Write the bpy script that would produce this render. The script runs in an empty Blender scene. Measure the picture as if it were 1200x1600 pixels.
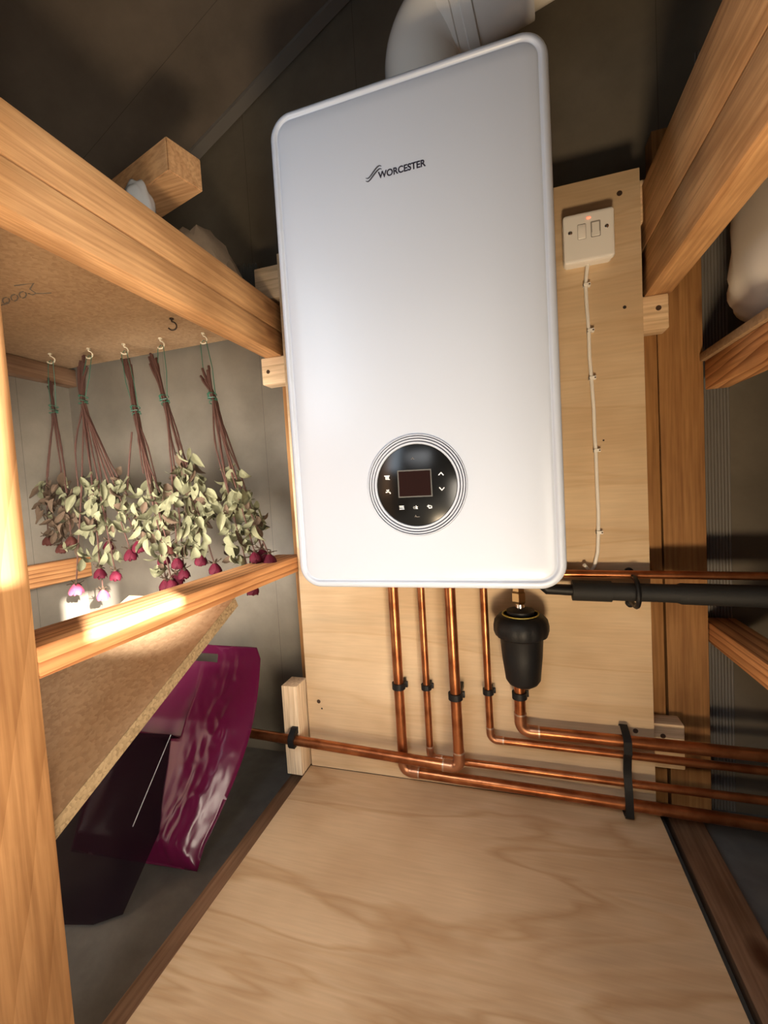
import bpy, bmesh, math, random
from mathutils import Vector, Matrix
random.seed(7)
C = bpy.context.scene.collection
SC = bpy.context.scene

# ------------------------------------------------------------------ camera
# metres; origin = lower left front corner of the boiler; x right, y into the back wall, z up
FPX = 681.377
YAW, PITCH, ROLL = 0.29339224, -0.05298416, -0.05847609
CAM = Vector((0.33615, -0.62161, 0.15036))
_f = Vector((-math.sin(YAW) * math.cos(PITCH), math.cos(YAW) * math.cos(PITCH), math.sin(PITCH)))
_r0 = Vector((math.cos(YAW), math.sin(YAW), 0)); _u0 = _r0.cross(_f)
CR = math.cos(ROLL) * _r0 + math.sin(ROLL) * _u0
CU = -math.sin(ROLL) * _r0 + math.cos(ROLL) * _u0
cd = bpy.data.cameras.new('camera'); cam = bpy.data.objects.new('camera', cd); C.objects.link(cam)
cd.sensor_fit = 'VERTICAL'; cd.sensor_height = 24; cd.sensor_width = 18; cd.lens = FPX / 1600 * 24
cd.clip_start = 0.01
M = Matrix((CR, CU, -_f)).transposed().to_4x4(); M.translation = CAM; cam.matrix_world = M
SC.camera = cam
def at(ax, val, px, py):
    """point of the photograph's ray on the plane where coordinate ax has the value val"""
    d = _f + CR * ((px - 600) / FPX) - CU * ((py - 800) / FPX)
    return CAM + d * ((val - CAM[ax]) / d[ax])

# ------------------------------------------------------------------ light
SC.view_settings.view_transform = 'Standard'; SC.view_settings.look = 'None'
SC.view_settings.exposure = 0.0; SC.view_settings.gamma = 1.0
w = bpy.data.worlds.new('world'); SC.world = w; w.use_nodes = True
bg = w.node_tree.nodes['Background']; bg.inputs[0].default_value = (0.7, 0.8, 1.0, 1); bg.inputs[1].default_value = 0.07
SUN = Vector((-0.76, 0.53, -0.24)).normalized()
def lamp(name, kind, loc, to, power, col, size=None, sy=None):
    l = bpy.data.lights.new(name, kind); l.energy = power; l.color = col
    if kind == 'AREA': l.shape = 'RECTANGLE'; l.size = size; l.size_y = sy or size
    o = bpy.data.objects.new(name, l); C.objects.link(o); o.location = loc
    o.rotation_euler = (Vector(to) - Vector(loc)).to_track_quat('-Z', 'Y').to_euler(); return o
LAMPS = [
 ('sun', 'SUN', (2.0, -1.6, 1.0), tuple(Vector((2.0, -1.6, 1.0)) + SUN), 1.0, (43, 42, 40), None, None, 3.14),
 ('floor_bounce', 'AREA', (0.40, -0.67, -0.43), (0.40, 0.0, 0.45), 5.9, (1.0, 0.77, 0.50), 0.18, 0.12, 2.2),
 ('floor_fill', 'AREA', (0.02, -1.0, 0.62), (0.08, 0.04, -0.52), 1.35, (0.95, 0.97, 1), 0.5, 0.4, 1.1),  # added lamp, angled down to brighten the floor more than the boiler
 ('boiler_top_fill', 'AREA', (-0.14, -0.42, 0.50), (0.3, 0.05, 0.60), 1.5, (0.72, 0.86, 1.0), 0.12, 0.4, 3.14),  # added cool lamp near the left post, lifts the boiler top
 ('right_fill', 'AREA', (0.78, -0.95, -0.1), (-0.35, -0.02, 0.05), 4.5, (1, 0.88, 0.72), 0.3, 0.6, 1.3),  # added fill from the right, brightens the left timbers
 ('sunlit_corner_bounce', 'AREA', (-0.50, -0.12, 0.07), (-0.58, 0.4, 0.06), 7.5, (1.0, 0.95, 0.88), 0.5, 0.26, 2.0),
]
SEL = None
for i_, (n_, k_, l_, t_, p_, c_, sx_, sy_, sp_) in enumerate(LAMPS):
    if SEL is not None and SEL != i_: continue
    o_ = lamp(n_, k_, l_, t_, p_, c_, sx_, sy_)
    if k_ == 'SUN': o_.data.angle = 0.0095
    else: o_.data.spread = sp_
if SEL is not None and SEL != 99: bg.inputs[1].default_value = 0

# ------------------------------------------------------------------ materials
def _mat(name):
    m = bpy.data.materials.new(name); m.use_nodes = True
    return m, m.node_tree, m.node_tree.nodes['Principled BSDF']
def N(nt, t, **k):
    n = nt.nodes.new(t)
    for a, b in k.items(): setattr(n, a, b)
    return n
def plain(name, col, rough=0.5, metal=0.0, coat=0.0, spec=0.5, bump=0.0, bscale=60, emit=None, mottled=0.0):
    m, nt, b = _mat(name)
    b.inputs['Base Color'].default_value = (*col, 1); b.inputs['Roughness'].default_value = rough
    b.inputs['Metallic'].default_value = metal; b.inputs['Coat Weight'].default_value = coat
    b.inputs['Specular IOR Level'].default_value = spec
    tc = N(nt, 'ShaderNodeTexCoord'); n = N(nt, 'ShaderNodeTexNoise'); n.inputs['Scale'].default_value = bscale
    n.inputs['Detail'].default_value = 6; nt.links.new(tc.outputs['Object'], n.inputs['Vector'])
    if mottled:
        r = N(nt, 'ShaderNodeMix', data_type='RGBA'); r.inputs[6].default_value = (*[c * (1 - mottled) for c in col], 1)
        r.inputs[7].default_value = (*[min(1, c * (1 + mottled)) for c in col], 1)
        nt.links.new(n.outputs[0], r.inputs[0]); nt.links.new(r.outputs[2], b.inputs['Base Color'])
    if bump:
        bp = N(nt, 'ShaderNodeBump'); bp.inputs['Strength'].default_value = bump; bp.inputs['Distance'].default_value = 0.002
        nt.links.new(n.outputs[0], bp.inputs['Height']); nt.links.new(bp.outputs[0], b.inputs['Normal'])
    if emit:
        b.inputs['Emission Color'].default_value = (*emit[0], 1); b.inputs['Emission Strength'].default_value = emit[1]
    return m
def wood(name, light, dark, axis, off=(0.3, 0.2, 0.25), rings=9.0, rough=0.62, contrast=0.5, dirt=0.25, knots=True, stretch=0.10, dist=3.0, rot=(0, 0, 0)):
    """timber: growth rings round an axis parallel to the length, knots and handling dirt"""
    m, nt, b = _mat(name); L = nt.links
    tc = N(nt, 'ShaderNodeTexCoord'); mp = N(nt, 'ShaderNodeMapping')
    sc = [1, 1, 1]; sc[axis] = stretch; mp.inputs['Scale'].default_value = sc; mp.inputs['Location'].default_value = off; mp.inputs['Rotation'].default_value = rot
    L.new(tc.outputs['Object'], mp.inputs['Vector'])
    wv = N(nt, 'ShaderNodeTexWave', wave_type='RINGS', rings_direction='XYZ'[axis], wave_profile='SAW')
    wv.inputs['Scale'].default_value = rings; wv.inputs['Distortion'].default_value = dist
    wv.inputs['Detail'].default_value = 1.5; wv.inputs['Detail Scale'].default_value = 1.2
    L.new(mp.outputs[0], wv.inputs['Vector'])
    cr = N(nt, 'ShaderNodeValToRGB'); cr.color_ramp.elements[0].position = 0.0; cr.color_ramp.elements[1].position = 1.0
    mid = [l * (1 - contrast * .3) + d * contrast * .3 for l, d in zip(light, dark)]
    deep = [l * (1 - contrast) + d * contrast for l, d in zip(light, dark)]
    cr.color_ramp.elements[0].color = (*light, 1); cr.color_ramp.elements[1].color = (*deep, 1)
    e = cr.color_ramp.elements.new(0.62); e.color = (*mid, 1)
    L.new(wv.outputs[1], cr.inputs[0])
    # fine fibres
    m2 = N(nt, 'ShaderNodeMapping'); s2 = [190, 190, 190]; s2[axis] = 7; m2.inputs['Scale'].default_value = s2
    L.new(tc.outputs['Object'], m2.inputs['Vector'])
    n2 = N(nt, 'ShaderNodeTexNoise'); n2.inputs['Scale'].default_value = 1; n2.inputs['Detail'].default_value = 3
    L.new(m2.outputs[0], n2.inputs['Vector'])
    fr = N(nt, 'ShaderNodeValToRGB'); fr.color_ramp.elements[0].position = .32; fr.color_ramp.elements[1].position = .62
    fr.color_ramp.elements[0].color = (.52, .44, .38, 1); fr.color_ramp.elements[1].color = (1, 1, 1, 1); L.new(n2.outputs[0], fr.inputs[0])
    mx = N(nt, 'ShaderNodeMix', data_type='RGBA', blend_type='MULTIPLY'); mx.inputs[0].default_value = 0.6
    L.new(cr.outputs[0], mx.inputs[6]); L.new(fr.outputs[0], mx.inputs[7])
    # blotches
    n3 = N(nt, 'ShaderNodeTexNoise'); n3.inputs['Scale'].default_value = 13; n3.inputs['Detail'].default_value = 8
    m3 = N(nt, 'ShaderNodeMapping'); s3 = [1, 1, 1]; s3[axis] = 0.45; m3.inputs['Scale'].default_value = s3
    L.new(tc.outputs['Object'], m3.inputs['Vector']); L.new(m3.outputs[0], n3.inputs['Vector'])
    r3 = N(nt, 'ShaderNodeValToRGB'); r3.color_ramp.elements[0].position = 0.35; r3.color_ramp.elements[1].position = 0.62
    v = 1 - dirt; r3.color_ramp.elements[0].color = (v, v * .94, v * .88, 1); r3.color_ramp.elements[1].color = (1, 1, 1, 1)
    L.new(n3.outputs[0], r3.inputs[0])
    mx2 = N(nt, 'ShaderNodeMix', data_type='RGBA', blend_type='MULTIPLY'); mx2.inputs[0].default_value = 1
    L.new(mx.outputs[2], mx2.inputs[6]); L.new(r3.outputs[0], mx2.inputs[7])
    out = mx2.outputs[2]
    if knots:
        m4 = N(nt, 'ShaderNodeMapping'); s4 = [9, 9, 9]; s4[axis] = 5; m4.inputs['Scale'].default_value = s4; m4.inputs['Location'].default_value = off
        L.new(tc.outputs['Object'], m4.inputs['Vector'])
        vo = N(nt, 'ShaderNodeTexVoronoi'); vo.inputs['Scale'].default_value = 1; L.new(m4.outputs[0], vo.inputs['Vector'])
        r4 = N(nt, 'ShaderNodeValToRGB'); r4.color_ramp.elements[0].position = 0.09; r4.color_ramp.elements[1].position = 0.19
        r4.color_ramp.elements[0].color = (0.30, 0.17, 0.09, 1); r4.color_ramp.elements[1].color = (1, 1, 1, 1)
        L.new(vo.outputs[0], r4.inputs[0])
        mx3 = N(nt, 'ShaderNodeMix', data_type='RGBA', blend_type='MULTIPLY'); mx3.inputs[0].default_value = 0.9
        L.new(out, mx3.inputs[6]); L.new(r4.outputs[0], mx3.inputs[7]); out = mx3.outputs[2]
    L.new(out, b.inputs['Base Color']); b.inputs['Roughness'].default_value = rough; b.inputs['Specular IOR Level'].default_value = .3
    bp = N(nt, 'ShaderNodeBump'); bp.inputs['Strength'].default_value = 0.5; bp.inputs['Distance'].default_value = 0.001
    L.new(n2.outputs[0], bp.inputs['Height']); L.new(bp.outputs[0], b.inputs['Normal'])
    return m
def plywood(name, across, light, dark, seed=0.0, strong=.62):
    """rotary cut veneer: grain along x, broad wavering brown bands"""
    m, nt, b = _mat(name); L = nt.links
    tc = N(nt, 'ShaderNodeTexCoord')
    mp = N(nt, 'ShaderNodeMapping'); s = [1.0, 7, 7]; mp.inputs['Scale'].default_value = s; mp.inputs['Location'].default_value = (seed, seed * 2, seed)
    mp.inputs['Rotation'].default_value = (0, 0.05, 0.10) if across == 1 else (0, 0.10, 0)
    L.new(tc.outputs['Object'], mp.inputs['Vector'])
    n = N(nt, 'ShaderNodeTexNoise'); n.inputs['Scale'].default_value = 1; n.inputs['Detail'].default_value = 3.5; n.inputs['Distortion'].default_value = 1.0
    L.new(mp.outputs[0], n.inputs['Vector'])
    r = N(nt, 'ShaderNodeValToRGB'); el = r.color_ramp.elements
    el[0].position = 0.30; el[0].color = (*light, 1); el[1].position = 0.72; el[1].color = (*[l * .86 for l in light], 1)
    for p, c in ((0.46, 0), (0.50, strong), (0.54, .12), (0.60, strong * .6), (0.65, .1)):
        e = el.new(p); e.color = (*[l * (1 - c) + d * c for l, d in zip(light, dark)], 1)
    L.new(n.outputs[0], r.inputs[0])
    m2 = N(nt, 'ShaderNodeMapping'); s2 = [14, 220, 220]; m2.inputs['Scale'].default_value = s2; L.new(tc.outputs['Object'], m2.inputs['Vector'])
    n2 = N(nt, 'ShaderNodeTexNoise'); n2.inputs['Scale'].default_value = 1; L.new(m2.outputs[0], n2.inputs['Vector'])
    mx = N(nt, 'ShaderNodeMix', data_type='RGBA', blend_type='MULTIPLY'); mx.inputs[0].default_value = 0.22
    L.new(r.outputs[0], mx.inputs[6]); L.new(n2.outputs[0], mx.inputs[7])
    n3 = N(nt, 'ShaderNodeTexNoise'); n3.inputs['Scale'].default_value = 6; L.new(tc.outputs['Object'], n3.inputs['Vector'])
    r3 = N(nt, 'ShaderNodeValToRGB'); r3.color_ramp.elements[0].position = .35; r3.color_ramp.elements[1].position = .65
    r3.color_ramp.elements[0].color = (.84, .80, .76, 1); r3.color_ramp.elements[1].color = (1, 1, 1, 1); L.new(n3.outputs[0], r3.inputs[0])
    mx2 = N(nt, 'ShaderNodeMix', data_type='RGBA', blend_type='MULTIPLY'); mx2.inputs[0].default_value = 1
    L.new(mx.outputs[2], mx2.inputs[6]); L.new(r3.outputs[0], mx2.inputs[7])
    L.new(mx2.outputs[2], b.inputs['Base Color']); b.inputs['Roughness'].default_value = 0.55; b.inputs['Specular IOR Level'].default_value = .35
    bp = N(nt, 'ShaderNodeBump'); bp.inputs['Strength'].default_value = .15; bp.inputs['Distance'].default_value = .001
    L.new(n2.outputs[0], bp.inputs['Height']); L.new(bp.outputs[0], b.inputs['Normal'])
    return m
def chipboard(name, light, dark, scale=170):
    m, nt, b = _mat(name); L = nt.links
    tc = N(nt, 'ShaderNodeTexCoord'); v = N(nt, 'ShaderNodeTexVoronoi'); v.inputs['Scale'].default_value = scale; L.new(tc.outputs['Object'], v.inputs['Vector'])
    n = N(nt, 'ShaderNodeTexNoise'); n.inputs['Scale'].default_value = 5; n.inputs['Detail'].default_value = 8; L.new(tc.outputs['Object'], n.inputs['Vector'])
    hs = N(nt, 'ShaderNodeSeparateColor'); L.new(v.outputs['Color'], hs.inputs[0])
    ad = N(nt, 'ShaderNodeMath', operation='MULTIPLY_ADD'); ad.inputs[1].default_value = 0.5; L.new(hs.outputs[0], ad.inputs[0]); L.new(n.outputs[0], ad.inputs[2])
    r = N(nt, 'ShaderNodeValToRGB'); r.color_ramp.elements[0].position = .35; r.color_ramp.elements[1].position = 1.05 if False else 1.0
    r.color_ramp.elements[0].color = (*dark, 1); r.color_ramp.elements[1].color = (*light, 1); L.new(ad.outputs[0], r.inputs[0])
    L.new(r.outputs[0], b.inputs['Base Color']); b.inputs['Roughness'].default_value = .75
    bp = N(nt, 'ShaderNodeBump'); bp.inputs['Strength'].default_value = .4; bp.inputs['Distance'].default_value = .0008
    L.new(v.outputs['Distance'], bp.inputs['Height']); L.new(bp.outputs[0], b.inputs['Normal'])
    return m
def sheetwall(name, col, seam_axis, seams=0.31, ribs=False):
    """painted sheet wall with upright seams; dusty"""
    m, nt, b = _mat(name); L = nt.links
    tc = N(nt, 'ShaderNodeTexCoord'); sp = N(nt, 'ShaderNodeSeparateXYZ'); L.new(tc.outputs['Object'], sp.inputs[0])
    mod = N(nt, 'ShaderNodeMath', operation='PINGPONG'); mod.inputs[1].default_value = seams / 2
    L.new(sp.outputs[seam_axis], mod.inputs[0])
    lt = N(nt, 'ShaderNodeMath', operation='LESS_THAN'); lt.inputs[1].default_value = 0.0006; L.new(mod.outputs[0], lt.inputs[0])
    n = N(nt, 'ShaderNodeTexNoise'); n.inputs['Scale'].default_value = 7; n.inputs['Detail'].default_value = 8; n.inputs['Roughness'].default_value = .65
    L.new(tc.outputs['Object'], n.inputs['Vector'])
    r = N(nt, 'ShaderNodeValToRGB'); r.color_ramp.elements[0].position = .3; r.color_ramp.elements[1].position = .7
    r.color_ramp.elements[0].color = (*[c * .78 for c in col], 1); r.color_ramp.elements[1].color = (*[min(1, c * 1.12) for c in col], 1); L.new(n.outputs[0], r.inputs[0])
    mx = N(nt, 'ShaderNodeMix', data_type='RGBA'); L.new(lt.outputs[0], mx.inputs[0]); L.new(r.outputs[0], mx.inputs[6]); mx.inputs[7].default_value = (*[c * .5 for c in col], 1)
    L.new(mx.outputs[2], b.inputs['Base Color']); b.inputs['Roughness'].default_value = .5; b.inputs['Specular IOR Level'].default_value = .3
    bp = N(nt, 'ShaderNodeBump'); bp.inputs['Strength'].default_value = .2; bp.inputs['Distance'].default_value = .001
    L.new(n.outputs[0], bp.inputs['Height']); L.new(bp.outputs[0], b.inputs['Normal'])
    return m
def copper(name):
    m, nt, b = _mat(name); L = nt.links
    tc = N(nt, 'ShaderNodeTexCoord'); n = N(nt, 'ShaderNodeTexNoise'); n.inputs['Scale'].default_value = 22; n.inputs['Detail'].default_value = 6
    L.new(tc.outputs['Object'], n.inputs['Vector'])
    r = N(nt, 'ShaderNodeValToRGB'); r.color_ramp.elements[0].position = .35; r.color_ramp.elements[1].position = .6
    r.color_ramp.elements[0].color = (.25, .078, .028, 1); r.color_ramp.elements[1].color = (.50, .19, .078, 1); L.new(n.outputs[0], r.inputs[0])
    L.new(r.outputs[0], b.inputs['Base Color']); b.inputs['Metallic'].default_value = .92
    r2 = N(nt, 'ShaderNodeMapRange'); r2.inputs[3].default_value = .42; r2.inputs[4].default_value = .24; L.new(n.outputs[0], r2.inputs[0]); L.new(r2.outputs[0], b.inputs['Roughness'])
    return m
MT = {}
W_L, W_D = (.66, .40, .20), (.36, .15, .05)
MT['beam'] = wood('beam_wood', (.74, .43, .20), (.44, .19, .07), 1, (.31, .2, .13), rings=5, contrast=.28, dirt=.33, dist=5.0)
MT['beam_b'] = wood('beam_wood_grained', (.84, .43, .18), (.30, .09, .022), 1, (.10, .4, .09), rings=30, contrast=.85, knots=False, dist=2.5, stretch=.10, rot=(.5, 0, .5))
MT['beam_x'] = wood('batten_wood', (.82, .62, .40), (.55, .36, .18), 0, (.2, .31, .4), rings=16, contrast=.35, dirt=.1, knots=False)
MT['post'] = wood('post_wood', (.42, .22, .09), (.25, .11, .035), 2, (.155, .36, .3), rings=20, contrast=.5, knots=False, stretch=.14, dist=1.2, rot=(1.0, 0, 0))
MT['stud'] = wood('stud_wood', (.40, .20, .07), (.24, .10, .03), 2, (.5, .4, .2), rings=9, contrast=.4)
MT['offcut'] = wood('offcut_wood', (.64, .38, .19), (.36, .15, .05), 0, (.31, .2, .13), rings=7, contrast=.3, knots=False)
MT['block'] = wood('new_pine', (.84, .69, .50), (.64, .46, .28), 2, (.27, -.22, .3), rings=26, contrast=.5, dirt=.06, knots=False, stretch=.05)
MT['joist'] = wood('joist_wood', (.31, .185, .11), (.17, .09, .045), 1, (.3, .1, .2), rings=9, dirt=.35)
MT['ply_wall'] = plywood('plywood_wall', 2, (.78, .59, .38), (.58, .37, .19), 3.3, .42)
MT['ply_floor'] = plywood('plywood_floor', 1, (.72, .52, .32), (.50, .30, .14), 1.7)
MT['chip'] = chipboard('chipboard_face', (.42, .27, .145), (.29, .17, .085))
MT['chip_edge'] = chipboard('chipboard_edge', (.34, .24, .13), (.14, .09, .04), 260)
MT['wall'] = sheetwall('grey_sheet_wall', (.14, .118, .09), 0)
MT['wall_y'] = sheetwall('grey_sheet_wall_side', (.20, .17, .13), 1, .17)
MT['roof'] = sheetwall('brown_roof_sheet', (.15, .12, .095), 1, .62)
MT['floor'] = plain('concrete', (.125, .12, .11), .85, bump=.5, bscale=30, mottled=.35)
MT['white'] = plain('white_enamel', (.40, .44, .52), .34)
MT['rim'] = plain('white_rim', (.40, .44, .52), .34)
MT['switch'] = plain('white_plastic', (.80, .77, .73), .28)
MT['pvc'] = plain('cable_white', (.80, .76, .70), .45)
MT['flue'] = plain('flue_white', (.68, .66, .62), .22, coat=.3)
MT['black'] = plain('black_plastic', (.007, .007, .008), .5, spec=.3, bump=.15, bscale=400)
MT['gloss_black'] = plain('gloss_black', (.005, .005, .005), .22, spec=.3)
MT['screen'] = plain('screen_glass', (.014, .006, .005), .10)
MT['foam'] = plain('pipe_lagging', (.008, .008, .008), .7, bump=.3, bscale=300)
MT['ink'] = plain('dark_ink', (.02, .02, .035), .4)
MT['icon'] = plain('icon_white', (.85, .85, .85), .5)
MT['chrome'] = plain('chrome', (.75, .72, .68), .18, metal=1)
MT['brass'] = plain('brass', (.42, .26, .12), .3, metal=1)
MT['yellow'] = plain('yellow_ring', (.62, .50, .10), .5)
MT['screw'] = plain('screw_dark', (.10, .06, .04), .45, metal=.6)
MT['hole'] = plain('screw_recess', (.02, .012, .008), .8)
MT['copper'] = copper('copper')
MT['solder'] = plain('solder_band', (.50, .36, .27), .38, metal=.8, mottled=.3, bscale=200)
MT['copper_dull'] = plain('copper_fitting', (.42, .19, .10), .36, metal=.85, mottled=.4, bscale=50)
MT['neon'] = plain('neon_lamp', (.9, .1, .05), .3, emit=((1, .10, .05), 4))
MT['stem'] = plain('dry_stem', (.065, .03, .022), .7, spec=.12, mottled=.3, bscale=90)
MT['leaf'] = plain('dry_leaf_green', (.125, .118, .066), .8, spec=.12, mottled=.55, bscale=45, bump=.6)
MT['leaf_brown'] = plain('dry_leaf_brown', (.075, .048, .03), .8, spec=.12, mottled=.4, bscale=45, bump=.6)
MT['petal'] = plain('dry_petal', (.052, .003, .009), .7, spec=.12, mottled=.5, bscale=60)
MT['petal_sunlit_pink'] = plain('dry_petal_sunlit_pink', (.50, .06, .11), .7, spec=.12, mottled=.3, bscale=60)  # sunlit look of the lowest blooms put into the petal colour
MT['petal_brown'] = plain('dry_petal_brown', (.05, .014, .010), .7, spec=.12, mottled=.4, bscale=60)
MT['wire_green'] = plain('green_wire', (.02, .10, .06), .4)
MT['hook'] = plain('hook_cream', (.55, .47, .33), .4)
MT['hook_dark'] = plain('hook_dark', (.05, .035, .025), .4, metal=.5)
MT['paper'] = plain('brown_paper', (.30, .22, .15), .8, mottled=.3, bscale=40, bump=.5)
MT['polythene'] = plain('clear_polythene', (.60, .64, .68), .25, coat=.5)
MT['bristle'] = plain('bristle_dark', (.05, .05, .045), .7)
MT['pencil'] = plain('pencil_marks', (.16, .13, .10), .8)
MT['trim'] = plain('grey_trim', (.16, .145, .13), .5)
MT['sack'] = plain('white_plastic_sack', (.80, .755, .67), .42, bump=.2, bscale=14)
def translucent(name, col, alpha, rough, trans=0.6):
    m, nt, b = _mat(name); b.inputs['Base Color'].default_value = (*col, 1)
    b.inputs['Roughness'].default_value = rough; b.inputs['Transmission Weight'].default_value = trans
    b.inputs['Alpha'].default_value = alpha; b.inputs['IOR'].default_value = 1.2; b.inputs['Specular IOR Level'].default_value = .25
    return m
MT['bag'] = plain('magenta_carrier_film', (.095, .005, .036), .27, spec=.3, bump=.1, bscale=11)
MT['smoky'] = translucent('smoky_plastic', (.010, .004, .008), .62, .5, .0)

# ------------------------------------------------------------------ helpers
def bx(bm, lo, hi, bev=0.0, seg=2):
    lo = Vector(lo); hi = Vector(hi); c = (lo + hi) / 2; d = hi - lo
    r = bmesh.ops.create_cube(bm, size=1.0)
    for v in r['verts']: v.co = Vector((v.co.x * d.x, v.co.y * d.y, v.co.z * d.z)) + c
    if bev:
        es = list({e for v in r['verts'] for e in v.link_edges})
        bmesh.ops.bevel(bm, geom=es, offset=bev, segments=seg, affect='EDGES', profile=.5)
def frame_of(d):
    d = d.normalized(); a = Vector((0, 0, 1)) if abs(d.z) < .9 else Vector((1, 0, 0))
    u = d.cross(a).normalized(); return u, d.cross(u).normalized()
def tube(bm, pts, r, seg=14, cap=True):
    """tube along points; r a number or a list"""
    pts = [Vector(p) for p in pts]; n = len(pts); R = r if isinstance(r, (list, tuple)) else [r] * n
    rings = []; u = None
    for i, p in enumerate(pts):
        d = (pts[min(i + 1, n - 1)] - pts[max(i - 1, 0)]).normalized()
        if u is None: u, v = frame_of(d)
        else:
            u = (u - d * u.dot(d)); u = u.normalized() if u.length > 1e-6 else frame_of(d)[0]; v = d.cross(u)
        rings.append([bm.verts.new(p + (u * math.cos(2 * math.pi * k / seg) + v * math.sin(2 * math.pi * k / seg)) * R[i]) for k in range(seg)])
    for a, b in zip(rings, rings[1:]):
        for k in range(seg): bm.faces.new((a[k], a[(k + 1) % seg], b[(k + 1) % seg], b[k]))
    if cap: bm.faces.new(rings[0][::-1]); bm.faces.new(rings[-1])
def lathe(bm, base, axis, prof, seg=32, squash=None):
    """prof: (radius, height along axis)"""
    axis = Vector(axis).normalized(); tube(bm, [Vector(base) + axis * h for _, h in prof], [max(r, 1e-5) for r, _ in prof], seg)
def arc(p0, corner, p1, rad, n=8):
    """fillet at corner between p0 and p1"""
    p0, c, p1 = Vector(p0), Vector(corner), Vector(p1); a = (p0 - c).normalized(); b = (p1 - c).normalized()
    th = a.angle(b); t = rad / math.tan(th / 2); cen = c + (a + b).normalized() * (rad / math.sin(th / 2)); s = c + a * t - cen; e = c + b * t - cen
    ang = s.angle(e); return [cen + (s * math.sin((1 - k / n) * ang) + e * math.sin(k / n * ang)) / math.sin(ang) for k in range(n + 1)]
def obj(name, bm, mat, parent=None, smooth=True, angle=35, mats=None):
    bmesh.ops.recalc_face_normals(bm, faces=bm.faces[:])
    me = bpy.data.meshes.new(name); bm.to_mesh(me); bm.free()
    for m in (mats or [mat]): me.materials.append(MT[m] if isinstance(m, str) else m)
    o = bpy.data.objects.new(name, me); C.objects.link(o)
    if smooth:
        for p in me.polygons: p.use_smooth = True
        me.set_sharp_from_angle(angle=math.radians(angle))
    if parent is not None:
        off = Vector(wloc(parent)); me.transform(Matrix.Translation(-off)); o.parent = parent
    else:
        xs = [v.co for v in me.vertices]
        c = Vector(((min(v.x for v in xs) + max(v.x for v in xs)) / 2, (min(v.y for v in xs) + max(v.y for v in xs)) / 2, min(v.z for v in xs)))
        me.transform(Matrix.Translation(-c)); o.location = c
    return o
def wloc(o):
    v = Vector(o.location)
    while o.parent: o = o.parent; v += o.location
    return v
def BM(): return bmesh.new()
def thing(name, label, cat, loc, group=None):
    o = bpy.data.objects.new(name, None); C.objects.link(o); o.location = loc; o.empty_display_size = .05
    return tag(o, label, cat, group)
def tag(o, label, cat, group=None, kind=None):
    o['label'] = label; o['category'] = cat
    if group: o['group'] = group
    if kind: o['kind'] = kind
    return o
def struct(name, bm, mat, **k):
    o = obj(name, bm, mat, **k); o['kind'] = 'structure'; return o
def box_obj(name, lo, hi, mat, parent=None, bev=.0015, **k):
    bm = BM(); bx(bm, lo, hi, bev); return obj(name, bm, mat, parent, **k)
def fan(bm, pts, z0dir, th):
    """prism from polygon pts extruded by vector"""
    a = [bm.verts.new(p) for p in pts]; b = [bm.verts.new(Vector(p) + Vector(z0dir) * th) for p in pts]; n = len(a)
    bm.faces.new(a); bm.faces.new(b[::-1])
    for i in range(n): bm.faces.new((a[i], b[i], b[(i + 1) % n], a[(i + 1) % n]))
def screw(parent, p, nrm, r=.0042, name='screw'):
    bm = BM(); nrm = Vector(nrm)
    lathe(bm, Vector(p) - nrm * .003, nrm, [(r, 0), (r, .0034), (r * .8, .0038), (r * .45, .0024), (.0002, .0022)], 14)
    return obj(name, bm, 'screw', parent)

# ------------------------------------------------------------------ shell
YW = .41; XL = -.965; XR = 1.62; ZF = -.56; YF = -1.25
RL, RS = 1.287, .54                       # left roof slope: z = RL + RS*x
XRG = .201; ZRG = RL + RS * XRG + .02
XRG = .52; ZRG = RL + RS * XRG
bm = BM(); zl = RL + RS * XL; zr = ZRG - RS * (XR - XRG)
fan(bm, [(XL, YW, ZF), (XR, YW, ZF), (XR, YW, zr), (XRG, YW, ZRG), (XL, YW, zl)], (0, 1, 0), .02)
struct('wall_back', bm, 'wall', smooth=False)
struct('wall_left', (lambda b: (bx(b, (XL - .02, YF, ZF), (XL, YW, zl)), b)[1])(BM()), 'wall_y', smooth=False)
struct('wall_right', (lambda b: (bx(b, (XR, YF, ZF), (XR + .02, YW, zr)), b)[1])(BM()), 'wall_y', smooth=False)
bm = BM(); bx(bm, (XL, -2.6, ZF - .05), (XR, YW, ZF)); struct('floor', bm, 'floor', smooth=False)
bm = BM(); fan(bm, [(XL - .06, YF, zl - .06 * RS), (XRG, YF, ZRG), (XRG, YF, ZRG + .03), (XL - .06, YF, zl - .06 * RS + .03)], (0, 1, 0), YW + .02 - YF)
fan(bm, [(XR + .06, YF, zr - .06 * RS), (XRG, YF, ZRG), (XRG, YF, ZRG + .03), (XR + .06, YF, zr - .06 * RS + .03)], (0, 1, 0), YW + .02 - YF)
struct('ceiling', bm, 'roof', smooth=False)
bm = BM()
a0 = -.60; a1 = .40
fan(bm, [(a0, YW - .036, RL + RS * a0 - .001), (a1, YW - .036, RL + RS * a1 - .001), (a1, YW - .036, RL + RS * a1 - .010), (a0, YW - .036, RL + RS * a0 - .010)], (0, 1, 0), .030)
struct('trim_1', bm, 'trim', smooth=False)
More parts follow.
